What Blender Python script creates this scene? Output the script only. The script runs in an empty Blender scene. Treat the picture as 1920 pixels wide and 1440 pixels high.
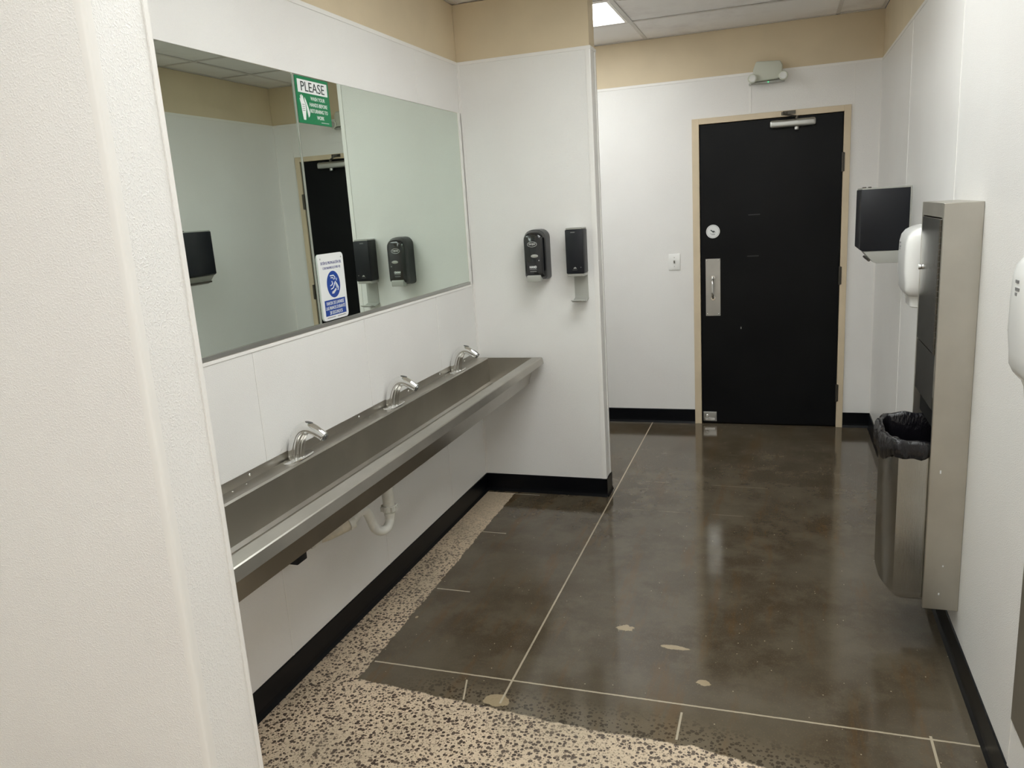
import bpy, bmesh, math, random
from mathutils import Vector, Matrix
random.seed(7)
C = bpy.context.scene.collection
sc = bpy.context.scene
# ------------------------------------------------------------------ camera, world, exposure
F_PX = 1467.27
CAM = Vector((1.663, -4.183, 1.6448))
YAW, PIT, ROL = [math.radians(a) for a in (19.4414, 12.5286, -3.6875)]
fw = Vector((-math.sin(YAW)*math.cos(PIT), math.cos(YAW)*math.cos(PIT), -math.sin(PIT)))
rt = Vector((math.cos(YAW), math.sin(YAW), 0)); up = rt.cross(fw)
r2 = rt*math.cos(ROL)+up*math.sin(ROL); u2 = -rt*math.sin(ROL)+up*math.cos(ROL)
cd = bpy.data.cameras.new('camera'); cam = bpy.data.objects.new('camera', cd); C.objects.link(cam)
cd.sensor_fit = 'HORIZONTAL'; cd.sensor_width = 36; cd.lens = 36*F_PX/1920; cd.clip_start = .02
mw = Matrix((r2, u2, -fw)).transposed().to_4x4(); mw.translation = CAM; cam.matrix_world = mw
sc.camera = cam
wd = bpy.data.worlds.new('world'); sc.world = wd; wd.use_nodes = True
wd.node_tree.nodes['Background'].inputs[0].default_value = (.8, .85, .9, 1)
wd.node_tree.nodes['Background'].inputs[1].default_value = .05
sc.view_settings.view_transform = 'Standard'; sc.view_settings.look = 'None'
sc.view_settings.gamma = 1; sc.view_settings.use_curve_mapping = False
sc.view_settings.exposure = 0.0
sc.cycles.max_bounces = 12; sc.cycles.diffuse_bounces = 9; sc.cycles.glossy_bounces = 6
sc.cycles.caustics_reflective = True; sc.cycles.sample_clamp_indirect = 4
LIGHT_STRENGTH = 10.0
LIGHT_COLOR = (.965, 1.0, .985)

# ------------------------------------------------------------------ dimensions (metres)
W, D, S, P, H, BB = 2.2507, 1.592, .7225, 2.431, 2.725, .107
YN0, YN1, SY = -3.237, -3.109, .128      # near partition faces, far stub thickness
XL, YB = -1.5, -6.2
WX = -.012                               # face of the sink wall

# ------------------------------------------------------------------ shader helpers
class N:
    """tiny expression wrapper over shader math nodes"""
    def __init__(s, nt, sock): s.nt = nt; s.k = sock
    def _m(s, op, *a, clamp=False):
        n = s.nt.nodes.new('ShaderNodeMath'); n.operation = op; n.use_clamp = clamp
        for i, v in enumerate((s,)+a):
            if isinstance(v, N): s.nt.links.new(v.k, n.inputs[i])
            else: n.inputs[i].default_value = v
        return N(s.nt, n.outputs[0])
    def __add__(s, o): return s._m('ADD', o)
    def __sub__(s, o): return s._m('SUBTRACT', o)
    def __rsub__(s, o): return (s*-1)+o
    def __mul__(s, o): return s._m('MULTIPLY', o)
    __radd__ = __add__; __rmul__ = __mul__
    def __truediv__(s, o): return s._m('DIVIDE', o)
    def abs(s): return s._m('ABSOLUTE')
    def max(s, o): return s._m('MAXIMUM', o)
    def min(s, o): return s._m('MINIMUM', o)
    def clamp(s): return s._m('ADD', 0.0, clamp=True)
    def gt(s, o): return s._m('GREATER_THAN', o)
    def lt(s, o): return s._m('LESS_THAN', o)
    def step(s, a, b):                       # smooth ramp 0 at a, 1 at b
        n = s.nt.nodes.new('ShaderNodeMapRange'); n.interpolation_type = 'SMOOTHSTEP'
        s.nt.links.new(s.k, n.inputs[0]); n.inputs[1].default_value = a; n.inputs[2].default_value = b
        if a > b:
            n.inputs[1].default_value = b; n.inputs[2].default_value = a; n.inputs[3].default_value = 1; n.inputs[4].default_value = 0
        return N(s.nt, n.outputs[0])

def srgb(r, g, b):
    f = lambda c: (c/255/12.92) if c/255 <= .04045 else ((c/255+.055)/1.055)**2.4
    return (f(r), f(g), f(b), 1)

def new_mat(name):
    m = bpy.data.materials.new(name); m.use_nodes = True
    nt = m.node_tree; return m, nt, nt.nodes['Principled BSDF']

def coords(nt, scale=(1, 1, 1), rot=(0, 0, 0)):
    t = nt.nodes.new('ShaderNodeTexCoord'); mp = nt.nodes.new('ShaderNodeMapping')
    nt.links.new(t.outputs['Object'], mp.inputs[0]); mp.inputs['Scale'].default_value = scale; mp.inputs['Rotation'].default_value = rot
    return mp.outputs[0]

def noise(nt, vec, scale, detail=3, rough=.5, out=0):
    n = nt.nodes.new('ShaderNodeTexNoise'); nt.links.new(vec, n.inputs['Vector'])
    n.inputs['Scale'].default_value = scale; n.inputs['Detail'].default_value = detail; n.inputs['Roughness'].default_value = rough
    return N(nt, n.outputs[out])

def mix(nt, fac, a, b):
    n = nt.nodes.new('ShaderNodeMix'); n.data_type = 'RGBA'
    if isinstance(fac, N): nt.links.new(fac.k, n.inputs[0])
    else: n.inputs[0].default_value = fac
    for i, v in ((6, a), (7, b)):
        if isinstance(v, tuple): n.inputs[i].default_value = v
        else: nt.links.new(v, n.inputs[i])
    return n.outputs[2]

def bump(nt, bs, h, dist, strength=1):
    b = nt.nodes.new('ShaderNodeBump'); nt.links.new(h.k, b.inputs['Height'])
    b.inputs['Distance'].default_value = dist; b.inputs['Strength'].default_value = strength
    nt.links.new(b.outputs[0], bs.inputs['Normal'])

def simple(name, col, rough=.4, metal=0, bscale=None, bdist=.0002, var=0, vscale=8, coat=0, stretch=(1, 1, 1), spec=.5):
    m, nt, bs = new_mat(name)
    bs.inputs['Base Color'].default_value = col; bs.inputs['Roughness'].default_value = rough
    bs.inputs['Metallic'].default_value = metal; bs.inputs['Coat Weight'].default_value = coat
    bs.inputs['Specular IOR Level'].default_value = spec
    v = coords(nt, stretch)
    if var:
        n = noise(nt, v, vscale, 4)
        c2 = tuple(min(1, c*(1-var)) for c in col[:3])+(1,)
        nt.links.new(mix(nt, n.step(.35, .65), col, c2), bs.inputs['Base Color'])
    if bscale: bump(nt, bs, noise(nt, v, bscale, 2), bdist)
    return m

M = {}
def frp():
    m, nt, bs = new_mat('white_wall_panel')
    v = coords(nt)
    big = noise(nt, v, 1.6, 3)
    nt.links.new(mix(nt, big.step(.35, .7), srgb(240, 239, 237), srgb(236, 234, 232)), bs.inputs['Base Color'])
    bs.inputs['Roughness'].default_value = .3
    bs.inputs['Specular IOR Level'].default_value = .5
    n1 = noise(nt, v, 330, 2, .5); n2 = noise(nt, v, 800, 1)
    bump(nt, bs, n1.step(.42, .75)*.8+n2*.4, .0011, .7)
    return m
M['frp'] = frp()
M['trim'] = simple('white_plastic_trim', srgb(238, 236, 233), .3)
M['tan'] = simple('tan_wall_paint', srgb(216, 200, 171), .55, bscale=90, bdist=.0004, var=.06, vscale=3)
M['frame'] = simple('tan_door_frame_paint', srgb(216, 199, 171), .35, bscale=60, bdist=.0002, var=.05)
M['base'] = simple('black_vinyl_baseboard', (.003, .0035, .005, 1), .3, spec=.18)
M['white'] = simple('white_plastic', srgb(240, 240, 238), .22, coat=.3)
M['offwhite'] = simple('off_white_plastic', srgb(200, 203, 190), .4)
M['pvc'] = simple('white_pvc_pipe', srgb(222, 222, 216), .35, var=.1, vscale=30)
M['pvc_dirty'] = simple('yellowed_pvc_pipe', srgb(214, 206, 188), .4, var=.2, vscale=25)
M['black'] = simple('black_gloss_plastic', (.006, .0065, .008, 1), .12, coat=.5)
M['black_side'] = simple('black_satin_plastic', (.022, .024, .026, 1), .32)
M['black_flat'] = simple('black_matt_plastic', (.009, .010, .014, 1), .4, spec=.35)
M['grey_plastic'] = simple('grey_plastic', srgb(172, 172, 166), .4)
M['chrome'] = simple('chrome', (.78, .78, .77, 1), .06, metal=1)
M['dark_chrome'] = simple('dark_sensor_window', (.12, .12, .12, 1), .1, metal=.5)
M['dark_metal'] = simple('dark_metal', (.10, .09, .075, 1), .4, metal=.8)
M['alum'] = simple('brushed_aluminium', (.50, .50, .48, 1), .35, metal=1, bscale=60, bdist=.0003, stretch=(1, 1, 20))
M['green'] = simple('green_sign_plastic', srgb(6, 118, 74), .35)
M['sign_white'] = simple('white_sign_plastic', srgb(232, 234, 234), .3)
M['blue'] = simple('blue_sign_ink', srgb(22, 66, 152), .35)
M['navy'] = simple('navy_sign_ink', srgb(60, 62, 130), .4)
M['ink'] = simple('black_sign_ink', srgb(14, 40, 38), .4)
M['grey_ink'] = simple('grey_ink', srgb(120, 120, 120), .4)
M['pale_ink'] = simple('pale_ink', srgb(215, 215, 215), .3)
M['dark_slot'] = simple('black_inside', (.004, .004, .004, 1), .7, spec=.2)

def steel(name, col, rough, stretch, var=.12):
    m, nt, bs = new_mat(name)
    v = coords(nt, stretch)
    s = noise(nt, v, 40, 3); sm = noise(nt, coords(nt), 5, 4)
    c2 = tuple(c*(1-var) for c in col[:3])+(1,)
    nt.links.new(mix(nt, sm.step(.3, .7), col, c2), bs.inputs['Base Color'])
    bs.inputs['Metallic'].default_value = 1
    r = s*.16+(rough-.08)+sm*.06
    nt.links.new(r.k, bs.inputs['Roughness'])
    bump(nt, bs, s, .0002, .5)
    return m
M['steel_y'] = steel('brushed_steel_sink', (.50, .475, .43, 1), .30, (12, .6, 12))
M['steel_z'] = steel('brushed_steel_cabinet', (.56, .535, .48, 1), .34, (14, 14, .5))
M['steel_front'] = steel('smooth_steel_front', (.50, .50, .48, 1), .20, (14, 14, .5))
M['steel_plate'] = steel('brushed_steel_plate', (.55, .54, .51, 1), .34, (14, 14, .5))

def mirror_mat():
    m, nt, bs = new_mat('mirror_glass')
    bs.inputs['Base Color'].default_value = (.74, .82, .755, 1); bs.inputs['Metallic'].default_value = 1
    bs.inputs['Roughness'].default_value = .008
    return m
M['mirror'] = mirror_mat()

def door_mat():
    m, nt, bs = new_mat('black_door_paint')
    v = coords(nt)
    n = noise(nt, v, 2.2, 4)
    nt.links.new(mix(nt, n.step(.3, .7), (.0028, .0031, .0038, 1), (.0055, .0057, .0062, 1)), bs.inputs['Base Color'])
    bs.inputs['Roughness'].default_value = .38; bs.inputs['Specular IOR Level'].default_value = .16
    bump(nt, bs, noise(nt, v, 160, 2), .0003, .4)
    return m
M['door'] = door_mat()

def tile_mat():
    m, nt, bs = new_mat('ceiling_tile')
    v = coords(nt); sep = nt.nodes.new('ShaderNodeSeparateXYZ'); nt.links.new(v, sep.inputs[0])
    x, y = N(nt, sep.outputs[0]), N(nt, sep.outputs[1])
    big = noise(nt, v, 2.5, 5, .65); fine = noise(nt, v, 140, 3)
    c = mix(nt, big.step(.45, .75), srgb(243, 240, 237), srgb(226, 221, 218))
    # brown water stain in the corner of the tile beside the lamp
    nn = noise(nt, v, 22, 4)
    d = ((x-.88)*(x-.88)*.6+(y-.425)*(y-.425)*2.2)._m('SQRT')+nn*.05
    c = mix(nt, d.step(.10, .085), c, srgb(140, 128, 84))
    nt.links.new(c, bs.inputs['Base Color']); bs.inputs['Roughness'].default_value = .9
    bump(nt, bs, fine, .001, .5)
    return m
M['tile'] = tile_mat()
M['tbar'] = simple('ceiling_grid_paint', srgb(214, 210, 206), .5)

def floor_mat():
    m, nt, bs = new_mat('polished_concrete')
    v = coords(nt); sep = nt.nodes.new('ShaderNodeSeparateXYZ'); nt.links.new(v, sep.inputs[0])
    x, y = N(nt, sep.outputs[0]), N(nt, sep.outputs[1])
    wob = noise(nt, v, 9, 4, .6)-.5; wob2 = noise(nt, v, 40, 3, .6)-.5
    big = noise(nt, v, 1.7, 5, .6); mid = noise(nt, v, 6, 5, .65); fine = noise(nt, v, 170, 3, .6)
    # dark ground concrete
    dark = mix(nt, big.step(.35, .65), srgb(90, 82, 69), srgb(74, 64, 50))
    dark = mix(nt, mid.step(.42, .66)*.6, dark, srgb(98, 90, 76))
    dark = mix(nt, fine.step(.56, .68)*.45, dark, srgb(116, 100, 78))
    streak = noise(nt, coords(nt, (6, .9, 1)), 1.4, 5, .7)
    dark = mix(nt, streak.step(.52, .66)*.45, dark, srgb(96, 72, 42))
    # tiny pale specks
    vo = nt.nodes.new('ShaderNodeTexVoronoi'); vo.feature = 'F1'; vo.inputs['Scale'].default_value = 42; nt.links.new(v, vo.inputs['Vector'])
    sc_ = nt.nodes.new('ShaderNodeSeparateColor'); nt.links.new(vo.outputs['Color'], sc_.inputs[0])
    sp = N(nt, vo.outputs['Distance']).lt(.09)*N(nt, sc_.outputs[0]).gt(.86)
    dark = mix(nt, sp*.8, dark, srgb(190, 178, 150))
    # exposed aggregate
    vd = nt.nodes.new('ShaderNodeVectorMath'); vd.operation = 'ADD'
    nz = nt.nodes.new('ShaderNodeTexNoise'); nz.inputs['Scale'].default_value = 55; nt.links.new(v, nz.inputs['Vector'])
    ns = nt.nodes.new('ShaderNodeVectorMath'); ns.operation = 'SCALE'; ns.inputs['Scale'].default_value = .011; nt.links.new(nz.outputs['Color'], ns.inputs[0])
    nt.links.new(v, vd.inputs[0]); nt.links.new(ns.outputs[0], vd.inputs[1])
    def stones(scale, lo):
        a = nt.nodes.new('ShaderNodeTexVoronoi'); a.feature = 'F1'; a.inputs['Scale'].default_value = scale; nt.links.new(vd.outputs[0], a.inputs['Vector'])
        s2 = nt.nodes.new('ShaderNodeSeparateColor'); nt.links.new(a.outputs['Color'], s2.inputs[0])
        rnd = N(nt, s2.outputs[0]); d = N(nt, a.outputs['Distance'])
        return (rnd*.42+lo-d).step(0, .05), N(nt, s2.outputs[1])
    s1, c1 = stones(74, .20); s2_, c2 = stones(150, .14)
    patchy = noise(nt, v, 3.2, 4)
    beige = mix(nt, patchy.step(.35, .68), srgb(206, 186, 160), srgb(182, 166, 142))
    beige = mix(nt, noise(nt, v, 90, 4).step(.3, .7)*.4, beige, srgb(222, 203, 178))
    stonec = mix(nt, c1.step(.3, .8), srgb(66, 54, 46), srgb(98, 84, 72))
    less = (y+1.0).step(-.2, .8)*.75+(patchy.step(.58, .72)*.45)     # fewer stones at the far end of the strip
    show = (1-less).clamp()
    rough_c = mix(nt, s1*show, beige, stonec)
    rough_c = mix(nt, s2_*show*.6, rough_c, srgb(104, 88, 74))
    # region masks
    edge_x = (y*-.017+.172)+wob*.035+wob2*.016
    mA = (edge_x-x).step(-.002, .004)*((y).lt(-.035))
    edge_y = (-1.955-((x-.2).max(0.0)).min(.9)*.09)-((x-1.42).max(0.0))*.22+wob*.03+wob2*.02
    mB = (edge_y-y).step(-.002, .008)
    rough = mA.max(mB)
    near = (edge_y+.16-y).step(0, .13)*(x.step(.3, .7))            # aggregate starting to show in the dark concrete
    darkrim = mix(nt, s1*near*.55, dark, srgb(38, 30, 24))
    darkrim = mix(nt, (1-s1)*near*.35, darkrim, srgb(126, 114, 96))
    col = mix(nt, rough, darkrim, rough_c)
    # joints
    xj = x-(y*-.0063+.7525)
    w = .0038
    def seg(d, a, b, q, wd=w): return d.abs().lt(wd)*q.gt(a)*q.lt(b)
    j = seg(xj+wob2*.002, -1.975, 3, y)
    yj = y-(x*.0022-1.8405)
    j = j.max(seg(yj+wob2*.004, .21, 3, x))
    j = j.max(seg(y+1.245, .205, .365, x, .003)).max(seg(y+.607, .186, .315, x, .003)).max(seg(y+.045, .165, .33, x, .003))
    j = j.max(seg(x-(y*-.28+.078), -1.985, -1.872, y, .0032)).max(seg(x-1.367, -2.02, -1.88, y, .0036)).max(seg(x-2.107, -2.2, -1.82, y, .004))
    fade = mid.step(.2, .5)*.35+.6
    # faint ghost joints across the floor
    g = ((y-.3+(x*.02)).abs().lt(.004)).max((y+.17).abs().lt(.004))*x.gt(.9)*x.lt(1.6)*mid.step(.42, .6)*.35
    col = mix(nt, g, col, srgb(150, 140, 122))
    # filler blobs
    def blob(cx, cy, rx, ry, k=.5):
        a = (x-cx)/rx; b = (y-cy)/ry
        return ((a*a+b*b)._m('SQRT')+wob*2.2*k+wob2*k).step(1.05, .95)
    bl = blob(.745, -1.962, .05, .034).max(blob(1.09, -1.4, .04, .028, .9)).max(blob(1.30, -1.50, .06, .014, .9)).max(blob(1.42, -1.70, .022, .016, .9)).max(blob(.225, -1.50+.0, .006, .009, .1))
    col = mix(nt, bl*.75, col, srgb(176, 158, 128))
    col = mix(nt, j*fade, col, srgb(176, 164, 142))
    nt.links.new(col, bs.inputs['Base Color'])
    r = (rough*.38+.075)+mid*.05+j*.2
    nt.links.new(r.k, bs.inputs['Roughness'])
    bs.inputs['Specular IOR Level'].default_value = .6
    bump(nt, bs, (fine*.12+mid*.9)-rough*s1*.2-j*.6, .0007, .55)
    return m
M['floor'] = floor_mat()

def emit(name, col, s):
    m = bpy.data.materials.new(name); m.use_nodes = True; nt = m.node_tree; nt.nodes.clear()
    e = nt.nodes.new('ShaderNodeEmission'); o = nt.nodes.new('ShaderNodeOutputMaterial')
    e.inputs[0].default_value = col+(1,); e.inputs[1].default_value = s; nt.links.new(e.outputs[0], o.inputs[0]); return m
M['lamp'] = emit('lit_diffuser', LIGHT_COLOR, LIGHT_STRENGTH)
M['led'] = emit('green_indicator', (.1, 1, .4), 1.5)

def bag_mat():
    m, nt, bs = new_mat('black_bin_liner')
    bs.inputs['Base Color'].default_value = (.006, .0055, .0075, 1); bs.inputs['Roughness'].default_value = .22
    bump(nt, bs, noise(nt, coords(nt, (1, 1, .4)), 40, 4, .6), .006, .9)
    return m
M['bag'] = bag_mat()

# ------------------------------------------------------------------ geometry helpers
class B:
    def __init__(s): s.bm = bmesh.new()
    def _bev(s, geom_verts, bev, seg=2):
        if bev:
            es = {e for v in geom_verts for e in v.link_edges}
            bmesh.ops.bevel(s.bm, geom=list(es), offset=bev, segments=seg, affect='EDGES', profile=.5, clamp_overlap=True)
    def box(s, x0, x1, y0, y1, z0, z1, bev=0, seg=2, mi=0):
        vs = [s.bm.verts.new(p) for p in [(x0, y0, z0), (x1, y0, z0), (x1, y1, z0), (x0, y1, z0), (x0, y0, z1), (x1, y0, z1), (x1, y1, z1), (x0, y1, z1)]]
        for f in ((0, 3, 2, 1), (4, 5, 6, 7), (0, 1, 5, 4), (1, 2, 6, 5), (2, 3, 7, 6), (3, 0, 4, 7)):
            s.bm.faces.new([vs[i] for i in f]).material_index = mi
        s._bev(vs, bev, seg); return s
    def prism(s, poly, axis, a, b, bev=0, seg=2):
        """poly: 2d points in the plane normal to axis (x:(y,z) y:(x,z) z:(x,y))"""
        def mk(p, t): return {'x': (t, p[0], p[1]), 'y': (p[0], t, p[1]), 'z': (p[0], p[1], t)}[axis]
        A = [s.bm.verts.new(mk(p, a)) for p in poly]; Z = [s.bm.verts.new(mk(p, b)) for p in poly]
        n = len(poly); s.bm.faces.new(A[::-1]); s.bm.faces.new(Z)
        for i in range(n): s.bm.faces.new([A[i], A[(i+1) % n], Z[(i+1) % n], Z[i]])
        s._bev(A+Z, bev, seg); return s
    def loft(s, rings, cap0=True, cap1=True, closed=True):
        R = [[s.bm.verts.new(p) for p in r] for r in rings]; n = len(R[0])
        for a, b in zip(R, R[1:]):
            for i in range(n if closed else n-1): s.bm.faces.new([a[i], a[(i+1) % n], b[(i+1) % n], b[i]])
        if cap0: s.bm.faces.new(R[0][::-1])
        if cap1: s.bm.faces.new(R[-1])
        return s
    def tube(s, path, r, seg=16, caps=True, squash=1.0, side=None):
        path = [Vector(p) for p in path]; rs = r if isinstance(r, (list, tuple)) else [r]*len(path)
        rings = []; prev = None
        for i, p in enumerate(path):
            t = (path[min(i+1, len(path)-1)]-path[max(i-1, 0)]).normalized()
            if prev is None:
                a = side or (Vector((0, 0, 1)) if abs(t.z) < .9 else Vector((1, 0, 0)))
            else: a = prev
            n = (a-t*a.dot(t)).normalized(); prev = n; b = t.cross(n)
            rings.append([p+(n*math.cos(k*2*math.pi/seg)+b*math.sin(k*2*math.pi/seg)*squash)*rs[i] for k in range(seg)])
        return s.loft(rings, caps, caps)
    def cyl(s, c, axis, r, h, seg=24, bev=0, r2=None):
        c = Vector(c); ax = {'x': Vector((1, 0, 0)), 'y': Vector((0, 1, 0)), 'z': Vector((0, 0, 1))}[axis] if isinstance(axis, str) else axis
        pts = [(c, r-bev), (c+ax*bev, r), (c+ax*(h-bev), r2 or r), (c+ax*h, (r2 or r)-bev)] if bev else [(c, r), (c+ax*h, r2 or r)]
        return s.tube([p for p, _ in pts], [q for _, q in pts], seg)
    def ball(s, c, r, scale=(1, 1, 1), seg=16):
        m = Matrix.Translation(c) @ Matrix.Diagonal((r*scale[0], r*scale[1], r*scale[2], 1))
        bmesh.ops.create_uvsphere(s.bm, u_segments=seg, v_segments=seg//2, radius=1, matrix=m); return s
    def done(s, name, mat, parent=None, smooth=False, mats=None):
        bmesh.ops.recalc_face_normals(s.bm, faces=s.bm.faces)
        me = bpy.data.meshes.new(name)
        root = parent
        while root is not None and root.parent is not None: root = root.parent
        if root is not None:
            bmesh.ops.translate(s.bm, verts=s.bm.verts, vec=-Vector(root.location))
        if smooth:
            for f in s.bm.faces: f.smooth = True
            if smooth != 'all':
                for e in s.bm.edges:
                    if len(e.link_faces) == 2 and e.calc_face_angle(0) > math.radians(38): e.smooth = False
        s.bm.to_mesh(me); s.bm.free()
        for mm in (mats or [mat]): me.materials.append(M[mm])
        o = bpy.data.objects.new(name, me); C.objects.link(o)
        if parent is not None: o.parent = parent
        return o

def thing(name, label, cat, loc, group=None):
    o = bpy.data.objects.new(name, None); C.objects.link(o); o.location = loc; o.empty_display_size = .05
    o['label'] = label; o['category'] = cat
    if group: o['group'] = group
    return o
def tag(o, label, cat, group=None):
    o['label'] = label; o['category'] = cat
    if group: o['group'] = group
    return o
def struct(b, name, mat, parent=None, mats=None, **k):
    o = b.done(name, mat, parent, mats=mats, **k)
    if parent is None: o['kind'] = 'structure'
    return o
def lab(o, t): o['label'] = t; return o

BASIS = {'+x': ((0, 1, 0), (0, 0, 1), (1, 0, 0)), '-x': ((0, -1, 0), (0, 0, 1), (-1, 0, 0)), '-y': ((1, 0, 0), (0, 0, 1), (0, -1, 0))}
def flat_map(face, o, u, v, n=0):
    r, w, d = BASIS[face]; return Vector(o)+Vector(r)*u+Vector(w)*v+Vector(d)*n
def lettering(name, lines, face, origin, mat, parent, bold=0.0, depth=.0006):
    """lines: (text, centre u, centre v, width, height) in the plane of the face"""
    bm = bmesh.new()
    for (t, cu, cv, wd, ht) in lines:
        cu_ = bpy.data.curves.new('tmp', 'FONT'); cu_.body = t; cu_.size = 1; cu_.resolution_u = 3
        cu_.offset = bold; to = bpy.data.objects.new('tmp', cu_); C.objects.link(to)
        dg = bpy.context.evaluated_depsgraph_get(); me = bpy.data.meshes.new_from_object(to.evaluated_get(dg))
        xs = [q.co.x for q in me.vertices]; ys = [q.co.y for q in me.vertices]
        x0, x1, y0, y1 = min(xs), max(xs), min(ys), max(ys)
        vs = [bm.verts.new(flat_map(face, origin, cu+((q.co.x-x0)/(x1-x0)-.5)*wd, cv+((q.co.y-y0)/(y1-y0)-.5)*ht, depth)) for q in me.vertices]
        for p in me.polygons:
            try: bm.faces.new([vs[i] for i in p.vertices])
            except ValueError: pass
        bpy.data.objects.remove(to); bpy.data.curves.remove(cu_); bpy.data.meshes.remove(me)
    # give the letters thickness
    r = bmesh.ops.extrude_face_region(bm, geom=list(bm.faces)); nv = [g for g in r['geom'] if isinstance(g, bmesh.types.BMVert)]
    bmesh.ops.translate(bm, verts=nv, vec=-Vector(BASIS[face][2])*depth)
    b = B.__new__(B); b.bm = bm
    return b.done(name, mat, parent)
def plate(b, face, origin, u0, u1, v0, v1, n0, n1, bev=0, seg=2, r=0):
    """rectangular (or rounded, r) plate in the plane of a face"""
    if r:
        pts = []
        for cx, cy, a0 in ((u1-r, v1-r, 0), (u0+r, v1-r, 90), (u0+r, v0+r, 180), (u1-r, v0+r, 270)):
            for k in range(6):
                a = math.radians(a0+k*18); pts.append((cx+r*math.cos(a), cy+r*math.sin(a)))
    else: pts = [(u1, v1), (u0, v1), (u0, v0), (u1, v0)]
    A = [b.bm.verts.new(flat_map(face, origin, u, v, n0)) for u, v in pts]; Z = [b.bm.verts.new(flat_map(face, origin, u, v, n1)) for u, v in pts]
    n = len(pts); b.bm.faces.new(A[::-1]); b.bm.faces.new(Z)
    for i in range(n): b.bm.faces.new([A[i], A[(i+1) % n], Z[(i+1) % n], Z[i]])
    b._bev(Z, 0)
    if bev:
        es = [e for e in b.bm.edges if e.verts[0] in Z and e.verts[1] in Z]
        bmesh.ops.bevel(b.bm, geom=es, offset=bev, segments=seg, affect='EDGES', profile=.5)
    return b
def shape2d(b, face, origin, pts, n0, n1):
    A = [b.bm.verts.new(flat_map(face, origin, u, v, n0)) for u, v in pts]; Z = [b.bm.verts.new(flat_map(face, origin, u, v, n1)) for u, v in pts]
    n = len(pts); b.bm.faces.new(A[::-1]); b.bm.faces.new(Z)
    for i in range(n): b.bm.faces.new([A[i], A[(i+1) % n], Z[(i+1) % n], Z[i]])
    return b
def copy_thing(root, loc, label=None):
    r = root.copy(); C.objects.link(r); r.location = loc
    if label: r['label'] = label
    for ch in list(root.children):
        c = ch.copy(); C.objects.link(c); c.parent = r
        for g in ch.children:
            d = g.copy(); C.objects.link(d); d.parent = c
    return r

# ------------------------------------------------------------------ room shell
b = B(); b.box(XL-.1, W+.1, YB-.1, D+.15, -.1, 0); struct(b, 'floor', 'floor')

# each wall: tan painted wall above, white panel (slightly proud) below
def wall(name, boxes):                       # boxes: (tan box), (white box)
    b = B()
    for bx, mi in boxes: b.box(*bx, mi=mi)
    return struct(b, name, None, mats=['tan', 'frp'])
PR = .004
wall('wall_left', [((-.14, WX-PR, YN1, 0, 0, H), 0), ((WX-PR, WX, YN1, 0, 0, 1.246), 1), ((WX-PR, WX, YN1, 0, 2.175, P), 1)])
wall('wall_stub', [((-.14, S-PR, PR, SY-PR, 0, H), 0), ((WX, S, 0, PR, 0, P), 1), ((S-PR, S, PR, SY-PR, 0, P), 1), ((XL, S, SY-PR, SY, 0, P), 1), ((XL, -.14, PR, SY-PR, 0, H), 0)])
wall('wall_partition', [((XL, S-PR, YN0+PR, YN1-PR, 0, H), 0), ((XL, S, YN0, YN0+PR, 0, P), 1), ((S-PR, S, YN0+PR, YN1-PR, 0, P), 1), ((WX, S, YN1-PR, YN1, 0, P), 1)])
wall('wall_right', [((W+PR, W+.12, YB, D, 0, H), 0), ((W, W+PR, YB, D, 0, P), 1)])
# door wall with an opening
DX0, DX1, DZ = 1.085, 2.05, 2.15
wall('wall_back', [((XL, DX0, D+PR, D+.12, 0, H), 0), ((DX1, W+.12, D+PR, D+.12, 0, H), 0), ((DX0, DX1, D+PR, D+.12, DZ, H), 0),
                   ((XL, DX0, D, D+PR, 0, P), 1), ((DX1, W, D, D+PR, 0, P), 1), ((DX0, DX1, D, D+PR, DZ, P), 1)])
wall('wall_front', [((XL, W+.12, YB-.12, YB-PR, 0, H), 0), ((XL, W, YB-PR, YB, 0, P), 1)])
wall('wall_side', [((XL-.12, XL-PR, YB-.12, YN0, 0, H), 0), ((XL-PR, XL, YB, YN0, 0, P), 1), ((XL-.12, XL-PR, SY, D+.12, 0, H), 0), ((XL-PR, XL, SY, D, 0, P), 1)])
b = B(); b.box(DX0-.1, DX1+.1, D+.1205, D+.15, 0, DZ+.1); struct(b, 'wall_light_stop', 'dark_slot')  # added black backing, unseen; keeps world light from leaking round the door

# trims: top caps, panel joints, corner strips
tn = [0]
def trim(*boxes, mat='trim', bev=.0012):
    tn[0] += 1; b = B()
    for q in boxes: b.box(*q, bev=bev, seg=1)
    return struct(b, 'trim_%d' % tn[0], mat)
T = .003
trim((WX, WX+T, YN1, 0, P-.012, P+.006)); trim((WX, S+T, -T, 0, P-.012, P+.006)); trim((S, S+T, 0, SY, P-.012, P+.006))
trim((XL, W, D-T, D, P-.012, P+.006)); trim((W-T, W, YB, D, P-.012, P+.006))
trim((XL, S+T, SY, SY+T, P-.012, P+.006)); trim((XL, S, YN0-T, YN0, P-.012, P+.006))
JW = .007; JT = .0018
for y in (-.518, -1.266, -2.024, -2.78):         # joints under the mirror
    trim((WX, WX+JT, y-JW/2, y+JW/2, BB, 1.235), bev=.0005)
trim((WX, WX+JT, -.53-JW/2, -.53+JW/2, 2.18, P-.012), bev=.0005)
for y in (.32, -.895, -2.055, -3.25, -4.45): trim((W-JT, W, y-JW/2, y+JW/2, BB, P-.012), bev=.0005)
trim((1.445-.008, 1.445+.008, D-JT*1.6, D, 2.18, P-.012), bev=.0008)
trim((2.09-.004, 2.09+.004, D-JT, D, 2.0, P-.012), bev=.0005)
trim((-.2, -.186, D-JT, D, BB, P-.012), bev=.0005)
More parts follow.
